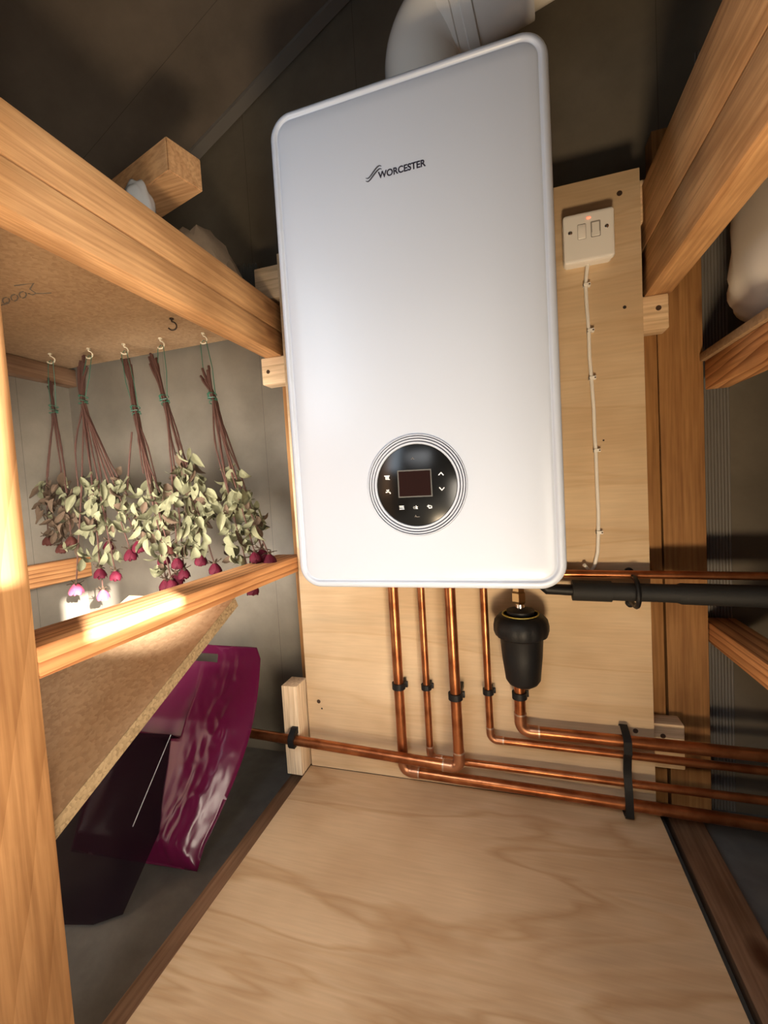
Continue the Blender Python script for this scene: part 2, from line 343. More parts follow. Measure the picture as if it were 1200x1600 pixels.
# made-up unseen front wall: doorway, and side openings shaped to place the sun patches
def onfront(p):
    p = Vector(p); return p + SUN * ((YF - p.y) / SUN.y)
def rect_hole(ys, zs, x=-.168):
    P = [onfront((x, y, z)) for y in ys for z in zs]
    return P
slots = []
for (y0, z0, y1, z1) in ((-.52, .075, -.297, .455), (-.225, -.014, -.070, .125)):
    A = onfront((-.168, y0, z0)); B = onfront((-.168, y0, z1)); D = onfront((-.168, y1, z0)); E_ = onfront((-.168, y1, z1))
    slots.append([A, D, E_, B])
door = [Vector((-.30, YF, ZF)), Vector((.66, YF, ZF)), Vector((.66, YF, .62)), Vector((-.30, YF, .62))]
bm = BM()
outer = [(XL, YF, ZF), (XR, YF, ZF), (XR, YF, 1.6), (XL, YF, 1.6)]
loops = [outer] + slots + [door[:2] and [Vector((-.30, YF, ZF + .001)), Vector((.66, YF, ZF + .001)), Vector((.66, YF, .62)), Vector((-.30, YF, .62))]]
edges = []
for lp in loops:
    vs = [bm.verts.new(p) for p in lp]
    for i in range(len(vs)): edges.append(bm.edges.new((vs[i], vs[(i + 1) % len(vs)])))
bmesh.ops.triangle_fill(bm, use_beauty=True, use_dissolve=False, edges=edges)
struct('wall_front_added', bm, 'wall', smooth=False)

# ------------------------------------------------------------------ timber frame
def timber(name, lo, hi, mat, label, group=None, cat='timber', bev=.002):
    o = box_obj(name, lo, hi, mat, bev=bev); return tag(o, label, cat, group)
XB = -.181
timber('shelf_beam', (XB - .045, -.285, .480), (XB, .36, .5350), 'beam', 'lower of the two stacked timber rails under the upper left shelf', 'rails of the upper left shelf', cat='beam')
timber('shelf_beam', (XB - .045, -.285, .538), (XB, .36, .600), 'beam', 'upper of the two stacked timber rails fronting the upper left shelf', 'rails of the upper left shelf', cat='beam')
XRB = .583
timber('shelf_beam', (XRB, -.50, .480), (XRB + .045, .355, .565), 'beam', 'lower of the two dark timber rails stacked at upper right', 'rails stacked at upper right', cat='beam')
timber('shelf_beam', (XRB, -.50, .567), (XRB + .045, .355, .68), 'beam', 'upper of the two dark timber rails stacked at upper right', 'rails stacked at upper right', cat='beam')
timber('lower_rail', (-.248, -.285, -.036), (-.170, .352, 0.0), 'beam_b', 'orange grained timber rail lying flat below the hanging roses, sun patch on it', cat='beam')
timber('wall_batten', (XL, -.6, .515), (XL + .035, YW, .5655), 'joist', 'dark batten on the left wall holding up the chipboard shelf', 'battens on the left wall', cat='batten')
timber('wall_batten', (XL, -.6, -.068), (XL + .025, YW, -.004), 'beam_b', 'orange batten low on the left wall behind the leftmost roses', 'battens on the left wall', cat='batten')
timber('front_post', (-.26, -.40, ZF), (-.168, -.286, 1.0), 'post', 'tall pale post at the left edge, lit white by the sun', cat='post')
timber('wall_stud', (-.205, .361, ZF), (-.150, YW, .70), 'stud', 'upright stud behind the plywood panel, seen left of the boiler', 'upright wall studs', cat='stud')
timber('wall_stud', (.560, .361, ZF), (.612, YW, .70), 'stud', 'narrow upright stud at the right edge of the plywood panel', 'upright wall studs', cat='stud')
bm = BM(); fan(bm, [(.620, .368, ZF), (.690, .368, ZF), (.690, .368, .80), (.613, .368, .80)], (0, 1, 0), YW - .368)
tag(obj('wall_stud', bm, 'stud', smooth=False), 'wide knotty upright stud right of the narrow one, beside the wall', 'stud', 'upright wall studs')
def batten_screws(o, pts):
    for p in pts: screw(o, p, (0, -1, 0), .0048)
def batten(x0, x1, z0, z1, label, pts):
    o = timber('panel_batten', (x0, .322, z0), (x1, .3605, z1), 'beam_x', label, 'battens behind the plywood panel', cat='batten', bev=.003)
    batten_screws(o, pts)
batten(-.238, .612, .615, .690, 'top pale batten behind the plywood panel, end showing left of the boiler', [])
batten(-.236, .622, .4165, .480, 'middle pale batten behind the panel, left rails rest on its end', [at(1, .322, 419, 581), at(1, .322, 1029, 481)])
batten(-.10, .632, -.43, -.340, 'lower pale batten behind the panel, rough end above the right pipes', [at(1, .322, 1036, 1150)])
o = box_obj('pipe_block', (-.212, .268, -.516), (-.1715, .320, -.300), 'block', bev=.002)
tag(o, 'short upright pale pine block on the plywood floor carrying the left pipe clip', 'block')

shade_post = timber('front_post', (XRB, -.40, ZF), (XRB + .09, -.286, .478), 'post', 'unseen post added under the right shelf rails to shade the right side')  # added out of view to block light on the right

# plywood
p = box_obj('plywood_sheet', (-.168, .310, -.516), (.5765, .3215, .7055), 'ply_wall', bev=.0006)
tag(p, 'upright plywood panel on the back wall behind boiler and pipes', 'plywood sheet')
for q in ((968, 302), (498, 1096), (993, 1142)): screw(p, at(1, .3100, *q), (0, -1, 0), .0048)
for (px, py, rr) in ((976, 480, .0035), (503, 1107, .0025), (943, 688, .002)):
    bm = BM(); lathe(bm, at(1, .3101, px, py), (0, -1, 0), [(rr, -.001), (rr * .9, .0003), (.0001, .0004)], 9)
    obj('knot', bm, 'hole', p)
bm = BM(); fan(bm, [(-.171, -.70, -.529), (.581, -.70, -.529), (.581, .3095, -.529), (-.171, .3095, -.529)], (0, 0, 1), .012)
o = obj('plywood_sheet', bm, 'ply_floor', smooth=False); tag(o, 'pale plywood sheet laid on the floor below the boiler', 'plywood sheet')
timber('floor_joist', (-.213, -.75, ZF), (-.13, .36, -.5295), 'joist', 'worn brown joist under the left edge of the plywood floor sheet', 'floor joists', cat='joist')
timber('floor_joist', (.602, -.75, ZF), (.662, .36, -.535), 'joist', 'brown joist on the floor right of the plywood sheet past a gap', 'floor joists', cat='joist')

# left shelf
t = thing('upper_shelf', 'chipboard shelf board at upper left, roses hanging below it', 'shelf', (-.6, 0, .567))
box_obj('shelf_board', (XL + .001, -.6, .5665), (XB - .0455, .392, .584), 'chip', t, bev=.0006)
bm = BM()
def stroke(bm, pts, r, z=.5664):
    P = [at(2, z, x, y) for x, y in pts]; tube(bm, P, r, 6)
def c1(x, y): return (x / 2.667, y / 2.667)
stroke(bm, [c1(*q) for q in ((60, 1190), (100, 1185), (140, 1180), (125, 1205), (150, 1222), (135, 1228), (118, 1222))], .0012)
for cx in (95, 60, 25):
    cy = 1228 + (95 - cx) * .35
    stroke(bm, [c1(cx + 15 * math.cos(a * .8), cy + 14 * math.sin(a * .8)) for a in range(9)], .0012)
stroke(bm, [c1(*q) for q in ((150, 1222), (180, 1222), (213, 1220))], .0012)
stroke(bm, [c1(*q) for q in ((0, 1272), (20, 1268), (30, 1258))], .0012)
obj('pencil_writing', bm, 'pencil', t)
# tilted chipboard below the lower rail
t = thing('tilted_chipboard', 'loose chipboard sheet sloping down to the front under the lower left rail', 'chipboard', (-.3, -.1, -.25))
A = at(0, -.198, 335, 968); B = at(0, -.198, 82, 1285)
dirv = (A - B).normalized(); A = B + dirv * ((.10 - B.y) / dirv.y); B = B - dirv * ((B.y + .2845) / dirv.y)
A.z = min(A.z, -.045)
nrm = Vector((1, 0, 0)).cross(dirv).normalized(); nrm = nrm if nrm.z > 0 else -nrm
xl = -.46
bm = BM()
for a, b_, mname in (): pass
th = .020
up = [A, B, Vector((xl, B.y, B.z)), Vector((xl, A.y, A.z))]
fan(bm, up, -nrm, th); obj('board', bm, 'chip', t, smooth=False)
bm = BM(); e = Vector((.0012, 0, 0)); fan(bm, [A + Vector((.0001, 0, 0)) , B + Vector((.0001, 0, 0)), B - nrm * th + Vector((.0001, 0, 0)), A - nrm * th + Vector((.0001, 0, 0))], (1, 0, 0), .0012)
ob = obj('broken_edge', bm, 'chip_edge', t, smooth=False); ob['label'] = 'rough crumbly cut edge'

# right shelf
t = thing('right_shelf', 'dark shelf rail and board end at the right, white sack on top', 'shelf', (.9, 0, .30))
box_obj('rail', (.692, -.3, .303), (.73, .366, .357), 'beam_b', t)
box_obj('shelf_board', (.684, -.3, .3575), (XR - .001, .366, .372), 'chip', t, bev=.0006)
timber('lower_rail', (.692, -.3, -.190), (.75, .405, -.150), 'beam_b', 'reddish timber rail low on the right, above the pipe ends', cat='beam')
# ribbed strip on back wall
bm = BM()
for k in range(9):
    x = .702 + k * .0055; tube(bm, [(x, YW - .0005, ZF + .001), (x, YW - .0005, .95)], .0022, 6)
tag(obj('ribbed_wall_strip', bm, 'trim'), 'narrow vertically ribbed strip on the back wall beside the wide stud', 'wall strip')

# white sack on right shelf
bm = BM(); bmesh.ops.create_uvsphere(bm, u_segments=56, v_segments=36, radius=1)
for v in bm.verts:
    x, y, z = v.co; sg = lambda a, p: math.copysign(abs(a) ** p, a)
    X, Y, Z = sg(x, .42), sg(y, .42), sg(z, .5)
    cor = max(0, -Z + .25) * max(0, .2 - X); fold = .0035 * math.sin(26 * (X + Y) + 9 * Z) * cor + .006 * math.sin(9 * (X + Y) + 5 * Z) * cor
    v.co = (.945 + X * (.246 + fold), .168 + Y * (.190 + fold), .517 + Z * .144)
tag(obj('white_sack', bm, 'sack', angle=180), 'full white plastic sack with soft folds sitting on the right shelf', 'sack')

# things on the upper left shelf
Z0 = .70
q4 = [(238.5, 283.5), (266.5, 264), (317.5, 300), (266.5, 332.5)]
P4 = [at(2, Z0, *q) for q in q4]
ux = (P4[2] - P4[3]).normalized(); width = (P4[2] - P4[1]).length
uy = (P4[1] - P4[2]); uy = (uy - ux * uy.dot(ux)).normalized()
cC = P4[2]; ln = .30
base = [cC, cC + uy * width, cC + uy * width - ux * ln, cC - ux * ln]
bm = BM(); fan(bm, base, (0, 0, 1), .056)
bmesh.ops.bevel(bm, geom=bm.edges[:], offset=.002, segments=2, affect='EDGES')
tag(obj('timber_offcut', bm, 'offcut'), 'square timber offcut poking out over the upper left shelf rail', 'offcut')
cc = cC - ux * .20 + uy * width / 2
bm = BM(); bx(bm, (cc.x - .05, cc.y - .04, .5845), (cc.x + .04, cc.y + .04, Z0 - .0005), .002)
tag(obj('timber_offcut', bm, 'offcut'), 'timber block on the upper left shelf that props up the square offcut', 'offcut')
def crumple(name, c, size, mat, label, cat, seed, amp=.25, sub=4):
    random.seed(seed); bm = BM(); bmesh.ops.create_icosphere(bm, subdivisions=sub, radius=1)
    ph = [Vector([random.uniform(-1, 1) for _ in range(3)]).normalized() * random.uniform(3, 7) for _ in range(9)]
    for v in bm.verts:
        k = sum(abs(math.sin(v.co.dot(p) + i)) for i, p in enumerate(ph)) / 9
        v.co *= 1 + amp * (k - .6) * 3
        v.co = Vector((v.co.x * size[0], v.co.y * size[1], v.co.z * size[2])) + Vector(c)
    return tag(obj(name, bm, mat, angle=25 if amp > .2 else 60), label, cat)
crumple('polythene_bag', (-.268, .018, .645), (.026, .028, .062), 'polythene', 'small crumpled clear polythene bag between rail and square offcut', 'bag', 3, .12)
crumple('crumpled_paper', (-.292, .225, .658), (.042, .092, .068), 'paper', 'crumpled brown paper on the upper left shelf behind the rail', 'paper', 5, .30, 3)
t = thing('scrubbing_brush', 'dark bristled brush end behind the upper left rail', 'brush', (-.26, .35, .585))
box_obj('brush_back', (-.300, .330, .5845), (-.236, .372, .640), 'joist', t)
bm = BM(); random.seed(2)
for i in range(160):
    x = -.296 + random.random() * .054; y = .334 + random.random() * .034
    tube(bm, [(x, y, .639), (x + random.uniform(-.004, .004), y, .712 + random.uniform(-.006, .006))], .0008, 4)
b_ = obj('bristles', bm, 'bristle', t); b_['kind'] = 'stuff'

# ------------------------------------------------------------------ boiler
def rrect(w0, h0, w1, h1, r, n=10):
    pts = []
    for (cx, cz, a) in ((w1 - r, h1 - r, 0), (w0 + r, h1 - r, 90), (w0 + r, h0 + r, 180), (w1 - r, h0 + r, 270)):
        for k in range(n + 1):
            t_ = math.radians(a + 90 * k / n); pts.append((cx + r * math.cos(t_), cz + r * math.sin(t_)))
    return pts
def rr_loft(bm, x0, z0, x1, z1, r, prof, cap=True):
    rings = []
    for ins, y in prof:
        rings.append([bm.verts.new((x, y, z)) for x, z in rrect(x0 + ins, z0 + ins, x1 - ins, z1 - ins, max(r - ins, .002))])
    n = len(rings[0])
    for a, b in zip(rings, rings[1:]):
        for k in range(n): bm.faces.new((a[k], a[(k + 1) % n], b[(k + 1) % n], b[k]))
    if cap: bm.faces.new(rings[-1]); bm.faces.new(rings[0][::-1])
boiler = thing('boiler', 'white wall boiler with round black control dial hung on the plywood panel', 'boiler', (.2, .155, 0))
bm = BM(); rr_loft(bm, .004, .010, .396, .720, .025, [(.002, .3095), (0, .307), (0, .062)]); obj('casing', bm, 'white', boiler)
bm = BM(); rr_loft(bm, 0, 0, .4, .724, .036, [(.004, .062), (.0, .060), (0, .012), (.0006, .0066), (.0022, .003), (.005, .0008), (.008, 0), (.0095, .0002), (.0108, .0014), (.0118, .0032), (.0132, .0036), (.0146, .0026), (.017, .0018), (.030, .0010), (.034, .0009)])
cover = obj('front_cover', bm, 'rim', boiler, angle=50)
YFACE = .0009
def flat(name, mat, parent, pts, th=.0004, y=YFACE, bm=None):
    """thin printed or inset shape on the cover, (x,z) outline"""
    own = bm is None; bm = bm or BM(); fan(bm, [(x, y, z) for x, z in pts], (0, -1, 0), th)
    return obj(name, bm, mat, parent, smooth=False) if own else None
# lettering
cu = bpy.data.curves.new('t', 'FONT'); cu.body = 'WORCESTER'; cu.size = 1; cu.offset = .035; cu.extrude = 0; cu.resolution_u = 6
to = bpy.data.objects.new('t', cu); C.objects.link(to); bpy.context.view_layer.update()
tm = bpy.data.meshes.new_from_object(to.evaluated_get(bpy.context.evaluated_depsgraph_get()))
bpy.data.objects.remove(to)
xs = [v.co.x for v in tm.vertices]; ys = [v.co.y for v in tm.vertices]
tw = .0690 / (max(xs) - min(xs)); thh = .0098 / (max(ys) - min(ys))
for v in tm.vertices: v.co = Vector((.1684 + (v.co.x - min(xs)) * tw, YFACE - .0003, .5898 + (v.co.y - min(ys)) * thh)) - Vector((.2, .155, 0))
tm.materials.append(MT['ink']); lo = bpy.data.objects.new('lettering', tm); C.objects.link(lo); lo.parent = boiler
bm = BM()
def c7(x, y): return (540 + x / 7.5, 220 + y / 7.5)
for pts in (((235, 438), (262, 440), (290, 415), (330, 360), (370, 310), (395, 292), (420, 297)), ((235, 472), (262, 478), (290, 455), (335, 395), (372, 350), (400, 328), (425, 333))):
    P = [at(1, YFACE - .0003, *c7(*q)) for q in pts]
    sm = []
    for i in range(len(P) - 1):
        a = P[max(i - 1, 0)]; b_, c = P[i], P[i + 1]; d = P[min(i + 2, len(P) - 1)]
        for k in range(5):
            t_ = k / 5; sm.append(.5 * ((2 * b_) + (c - a) * t_ + (2 * a - 5 * b_ + 4 * c - d) * t_ * t_ + (3 * b_ - a - 3 * c + d) * t_ ** 3))
    sm.append(P[-1]); n = len(sm); tube(bm, sm, [.0002 + .0008 * math.sin(math.pi * k / (n - 1)) ** .6 for k in range(n)], 6)
obj('swoosh_logo', bm, 'ink', boiler)
# control dial
DX, DZ = .1995, .1528
def ring(bm, r0, r1, y0, y1, seg=72):
    """annulus, raised from y0 to y1 with rounded top"""
    prof = [(r0, y0), (r0 + (r1 - r0) * .15, y1), (r0 + (r1 - r0) * .85, y1), (r1, y0)]
    R = [[bm.verts.new((DX + r * math.cos(2 * math.pi * k / seg), y, DZ + r * math.sin(2 * math.pi * k / seg))) for k in range(seg)] for r, y in prof]
    for a, b in zip(R, R[1:]):
        for k in range(seg): bm.faces.new((a[k], b[k], b[(k + 1) % seg], a[(k + 1) % seg]))
dial = bpy.data.objects.new('control_dial', None); C.objects.link(dial); dial.parent = boiler; dial.location = (DX - .2, -.155, DZ)
bm = BM()
for r0, r1 in ((.0595, .0632), (.0642, .0672), (.0682, .0708), (.0718, .0736)): ring(bm, r0, r1, YFACE, -.0016)
obj('bezel_rings', bm, 'rim', dial, angle=60)
bm = BM(); ring(bm, .0592, .0740, YFACE, YFACE - .0006); obj('bezel_grooves', bm, 'ink', dial, smooth=False)
bm = BM(); lathe(bm, (DX, YFACE + .001, DZ), (0, -1, 0), [(.0594, 0), (.0594, .0018), (.0585, .0024), (.0001, .0026)], 72); obj('black_face', bm, 'gloss_black', dial)
YD = YFACE - .00165
def dpt(x, y): return at(1, YD, 540 + x / 5.4545, 640 + y / 5.4545)
def dshape(bm, pts): fan(bm, [dpt(*q) for q in pts], (0, -1, 0), .0003)
bm = BM(); dshape(bm, ((440, 520), (728, 505), (742, 740), (452, 752))); obj('screen_frame', bm, plain('screen_frame', (.10, .10, .095), .3), dial, smooth=False)
bm = BM(); fan(bm, [dpt(*q) + Vector((0, -.0003, 0)) for q in ((450, 530), (720, 516), (732, 730), (461, 742))], (0, -1, 0), .0002); obj('screen', bm, 'screen', dial, smooth=False)
def thick(bm, pts, wd):
    P = [dpt(*q) for q in pts]
    for a, b in zip(P, P[1:]):
        d = (b - a).normalized(); nn = Vector((-d.z, 0, d.x)) * wd / 2; e = d * wd * .35
        fan(bm, [a - e + nn, b + e + nn, b + e - nn, a - e - nn], (0, -1, 0), .0003)
def icon(name, strokes, wd=.0012):
    bm = BM()
    for s_ in strokes: thick(bm, s_, wd)
    obj(name, bm, 'icon', dial, smooth=False)
icon('up_button', [((794, 557), (813, 536), (833, 557))], .0013)
icon('down_button', [((802, 665), (821, 687), (840, 665))], .0013)
icon('menu_button', [((460, 824), (496, 822)), ((461, 837), (497, 835)), ((462, 850), (498, 848))], .0010)
icon('back_button', [((700, 824), (722, 818), (734, 824), (734, 836), (712, 840)), ((708, 814), (698, 824), (710, 833))], .0012)
icon('radiator_button', [((332, 566), (374, 564)), ((334, 570), (372, 568)), ((342, 574), (343, 596), (376, 596)), ((350, 574), (350, 596)), ((358, 573), (358, 596)), ((366, 572), (367, 596))], .0009)
icon('tap_button', [((346, 706), (362, 702), (376, 704), (381, 714)), ((360, 688), (361, 702)), ((352, 688), (368, 687))], .0016)
def ell(cx, cy, rx, ry, n=12): return [(cx + rx * math.cos(k * math.tau / n), cy + ry * math.sin(k * math.tau / n)) for k in range(n + 1)]
icon('ok_button', [ell(586, 836, 7, 9), ((601, 820), (602, 845)), ((613, 827), (603, 836), (614, 845))], .0009)
bm = BM(); thick(bm, ((560, 424), (572, 408), (582, 424)), .0006); obj('faint_mark', bm, 'trim', dial, smooth=False); bm = BM(); thick(bm, ((592, 915), (598, 900), (604, 915), (630, 912)), .0006); obj('faint_mark', bm, 'trim', dial, smooth=False)
# underside: tails hidden by the cover
bm = BM(); bx(bm, (.03, .09, .004), (.37, .30, .0105)); obj('underside_plate', bm, 'trim', boiler, smooth=False)

# flue
t = thing('flue', 'glossy white flue bend rising from the top of the boiler', 'flue', (.225, .17, .7205))
cA = Vector((.212, .17, .7205)); cB = Vector((.212, .17, .925)); cE = Vector((.62, .125, .988))
bm = BM(); lathe(bm, cA, (0, 0, 1), [(.085, 0), (.085, .010), (.066, .018), (.064, .05)], 40); obj('base_collar', bm, 'flue', t)
bend = arc(cA, cB, cE, .070, 14)
bm = BM(); tube(bm, [cA + Vector((0, 0, .04))] + bend, .064, 40); obj('bend', bm, 'flue', t)
d = (cE - cB).normalized(); j0 = bend[-1]
bm = BM(); lathe(bm, j0 - d * .022, d, [(.064, 0), (.0665, .002), (.0665, .020), (.065, .022), (.065, .034), (.067, .036), (.067, .052), (.064, .054)], 40); obj('joint_collar', bm, 'flue', t)
bm = BM(); tube(bm, [j0 + d * .02, j0 + d * .118], .0635, 40); obj('duct', bm, 'flue', t)
bm = BM(); tube(bm, [j0 + d * .1175, j0 + d * .30], .054, 40); obj('outer_duct', bm, 'sack', t)
bm = BM(); c = at(1, .118, 655, 16); bmesh.ops.create_uvsphere(bm, u_segments=10, v_segments=8, radius=.0045)
for v in bm.verts: v.co += c
obj('plug', bm, 'hole', t)

# ------------------------------------------------------------------ fused switch
sw = thing('fused_switch', 'white fused switch with glowing red neon at the panel top right', 'switch', (.484, .31, .548))
bm = BM(); rr_loft(bm, .4425, .5485, .5265, .6325, .008, [(.0, .3098), (0, .292)]); obj('back_box', bm, 'switch', sw)
bm = BM(); rr_loft(bm, .4415, .5465, .5275, .6335, .006, [(0, .2915), (0, .2845), (.001, .2825), (.003, .2815), (.006, .2813)]); obj('face_plate', bm, 'switch', sw)
box_obj('fuse_carrier', (.4665, .2798, .5865), (.4795, .283, .6120), 'switch', sw, bev=.0012)
bm = BM(); fan(bm, [(.4895, .2800, .5870), (.4895, .2812, .6125), (.4895, .284, .6125), (.4895, .284, .5870)], (1, 0, 0), .0135)
bmesh.ops.bevel(bm, geom=bm.edges[:], offset=.0008, segments=2, affect='EDGES'); obj('rocker', bm, 'switch', sw)
bm = BM(); rr_loft(bm, .4880, .5855, .5045, .6140, .0015, [(0, .2815), (0, .28115)]); obj('rocker_surround', bm, plain('grey_gap', (.28, .26, .24), .5), sw, smooth=False)
bm = BM(); rr_loft(bm, .4655, .5855, .4805, .6130, .0015, [(0, .2815), (0, .28115)]); obj('carrier_surround', bm, plain('grey_gap_light', (.45, .42, .39), .5), sw, smooth=False)
bm = BM(); rr_loft(bm, .4815, .6195, .4885, .6230, .001, [(0, .282), (0, .2806)]); obj('neon', bm, 'neon', sw)
for x in (.4535, .5145):
    bm = BM(); lathe(bm, (x, .2818, .6005 if x < .48 else .6005), (0, -1, 0), [(.0034, 0), (.0034, .0009), (.0022, .0016), (.0001, .0018)], 16); s_ = obj('screw', bm, 'chrome', sw)
# flex and clips
YC = .3055
cpx = [(918, 412), (916, 432), (915, 447), (917, 480), (920, 517), (921, 555), (924, 590), (928, 640), (929, 680), (931, 704), (933, 760), (935, 800), (935, 832), (934, 862), (929, 884), (923, 893), (912, 902)]
bm = BM(); P = [at(1, YC, *q) for q in cpx]; P[0] = Vector((P[0].x, YC, .549)); P[-1].y = .295
P[-1].z = -.02; tube(bm, P, .0034, 12)
fx = tag(obj('switch_flex', bm, 'pvc'), 'white flex running down the panel from the fused switch', 'cable')
for (px, py, wh) in ((915, 446, 'nearest the switch'), (921, 517, 'second below the switch'), (924, 591, 'third below the switch'), (931, 704, 'fourth, beside the boiler middle'), (935, 832, 'lowest, beside the dial height')):
    c = at(1, .3055, px, py); t = thing('cable_clip', 'white clip on the flex, ' + wh, 'cable clip', (c.x, .31, c.z - .003), 'cable clips on the switch flex')
    bm = BM(); bx(bm, (c.x - .0048, .3008, c.z - .003), (c.x - .0036, .3099, c.z + .003)); bx(bm, (c.x - .0048, .3008, c.z - .003), (c.x + .0078, .3020, c.z + .003)); bx(bm, (c.x + .0036, .3020, c.z - .003), (c.x + .0078, .3099, c.z + .003)); obj('clip_body', bm, 'pvc', t, smooth=False)
    bm = BM(); lathe(bm, (c.x + .0060, .3018, c.z), (0, -1, 0), [(.0016, 0), (.0016, .0010), (.0001, .0013)], 8); obj('nail', bm, 'screw', t)

# ------------------------------------------------------------------ pipes
def pipe(name, label, pts, r, bends, fits, extra=None):
    """pts corner points; a fillet at each inner corner; elbow fittings as parts"""
    t = thing(name, label, 'pipe', pts[0], 'copper pipes under the boiler')
    path = [Vector(pts[0])]
    for i in range(1, len(pts) - 1): path += arc(pts[i - 1], pts[i], pts[i + 1], bends, 8)
    path.append(Vector(pts[-1])); bm = BM(); tube(bm, path, r, 20); obj('tube', bm, 'copper', t)
    if fits:
        for i in range(1, len(pts) - 1):
            a = arc(pts[i - 1], pts[i], pts[i + 1], bends, 8); d0 = (Vector(pts[i - 1]) - a[0]).normalized(); d1 = (Vector(pts[i + 1]) - a[-1]).normalized()
            s0 = a[0] + d0 * r * 1.5; s1 = a[-1] + d1 * r * 1.5
            bm = BM(); tube(bm, [s0, a[0] + d0 * .001] + a + [a[-1] + d1 * .001, s1], r * 1.10, 20); el = obj('elbow', bm, 'copper_dull', t)
            bm = BM(); tube(bm, [s0 - d0 * .001, s0 + d0 * .0022], r * 1.14, 20); obj('solder_ring', bm, 'solder', el); bm = BM(); tube(bm, [s1 - d1 * .001, s1 + d1 * .0022], r * 1.14, 20); obj('solder_ring', bm, 'solder', el)
    return t
R22, R15 = .011, .0075
YP = .282
XEND = XR - .002
pipe('copper_pipe', 'first thick copper pipe from the left under the boiler, turning right lowest of all', [(.073, YP, .006), (.074, YP, -.478), (XEND, YP, -.505)], R22, .018, True)
pipe('copper_pipe', 'second copper pipe from the left, thin, dropping behind the front pipe', [(.1345, YP + .004, .006), (.1355, YP + .004, -.4435), (XEND, YP + .004, -.452)], R15, .014, True)
pipe('copper_pipe', 'third copper pipe from the left, turning left across the pine block', [(.201, .255, .006), (.203, .255, -.4370), (-.70, .255, -.4010)], R22, .016, True)
pipe('copper_pipe', 'fourth copper pipe from the left, thin, turning right below the filter pipe', [(.266, YP + .004, .006), (.2665, YP + .004, -.387), (XEND, YP + .004, -.40)], R15, .014, True)
pipe('copper_pipe', 'fifth copper pipe, dropping from the black filter and turning right', [(.329, .281, -.250), (.328, .281, -.358), (XEND, .281, -.366)], R22, .018, True)
pipe('copper_pipe', 'dull copper pipe running right above the black lagged pipe', [(.345, .285, -.0340), (XEND, .285, -.052)], R15, .02, False)
# lagged condensate pipe
t = thing('lagged_pipe', 'thick black lagged pipe running right from under the boiler', 'pipe', (.36, .275, -.067))
a = Vector((.345, .265, -.060)); b_ = Vector((.435, .265, -.063)); c = Vector((XEND, .265, -.093))
bm = BM(); tube(bm, [(.372, .265, .004), (.374, .265, -.048), (.388, .265, -.061), b_], .0105, 18); obj('waste_tube', bm, 'black', t)
bm = BM(); tube(bm, [b_ - Vector((.002, 0, 0)), b_ + (c - b_) * .055], .0195, 24); obj('collar', bm, 'foam', t)
bm = BM(); tube(bm, [b_ + (c - b_) * .05, b_ + (c - b_) * .145, b_ + (c - b_) * .15, c], [.0165, .0165, .019, .019], 24); obj('lagging', bm, 'foam', t)
for q, wh in (((994, 895), 'above'), ((993, 946), 'below')):
    pass
bm = BM(); pp = at(1, .295, 994, 920)
for s_ in range(10):
    pass
ang = [math.pi * k / 12 for k in range(13)]
tube(bm, [(.540, .309, -.0400)] + [(.540, .265 - .026 * math.sin(math.pi * k / 12), -.066 + .026 * math.cos(math.pi * k / 12)) for k in range(13)] + [(.540, .309, -.092)], .0045, 8)
lathe(bm, (.540, .3098, -.036), (0, -1, 0), [(.008, 0), (.008, .006), (.005, .009), (.0001, .010)], 16); lathe(bm, (.540, .3098, -.097), (0, -1, 0), [(.008, 0), (.008, .006), (.005, .009), (.0001, .010)], 16)
tag(obj('pipe_clip', bm, 'black'), 'black round clip holding the lagged pipe to the panel edge', 'pipe clip')

# pipe clips on vertical pipes
def pclip(x, z, yp, r, label):
    t = thing('pipe_clip', label, 'pipe clip', (x, .31, z - .008), 'black clips on the upright pipes')
    bm = BM(); h = .0065 if r > .01 else .0055; seg = 22
    prof = []
    R1 = r + .0038
    a0, a1 = math.radians(35), math.radians(-215)
    outer, inner = [], []
    for k in range(seg + 1):
        a = a0 + (a1 - a0) * k / seg; outer.append((x + R1 * math.cos(a), yp + R1 * math.sin(a))); inner.append((x + (r + .0003) * math.cos(a), yp + (r + .0003) * math.sin(a)))
    poly = [(x + R1 * 1.15, .309), ] + outer + [(x - R1 * .9, .309)]
    ring_o = [(x + R1 + .003, yp + R1 * .9)] 
    def col(pts): return [[bm.verts.new((px, py, z + dz)) for px, py in pts] for dz in (-h, h)]
    O = col(outer); I = col(inner); n = len(outer)
    for k in range(n - 1):
        bm.faces.new((O[0][k], O[0][k + 1], O[1][k + 1], O[1][k])); bm.faces.new((I[0][k + 1], I[0][k], I[1][k], I[1][k + 1]))
        bm.faces.new((O[1][k], O[1][k + 1], I[1][k + 1], I[1][k])); bm.faces.new((O[0][k + 1], O[0][k], I[0][k], I[0][k + 1]))
    for k in (0, n - 1): bm.faces.new((O[0][k], O[1][k], I[1][k], I[0][k]))
    obj('clip_ring', bm, 'black', t)
    bm = BM(); bx(bm, (x + r * .62, yp + r * .55, z - h), (x + R1 + .0035, yp + r * .55 + .006, z + h), .001); bx(bm, (x - R1 * .75, yp + r + .0006, z - h), (x + R1 * .75, .3098, z + h), .001)
    obj('clip_base', bm, 'black', t)
for (x, z, yp, r, l) in ((.0738, -.284, YP, R22, 'black clip on the first thick pipe from the left'), (.1350, -.284, YP + .004, R15, 'small black clip on the second, thin pipe'),
                         (.2020, -.284, .255, R22, 'black clip on the third pipe, standing furthest forward'), (.2662, -.284, YP + .004, R15, 'small black clip on the fourth, thin pipe'),
                         (.3285, -.284, .281, R22, 'black clip on the fifth pipe just under the black filter')): pclip(x, z, yp, r, l)
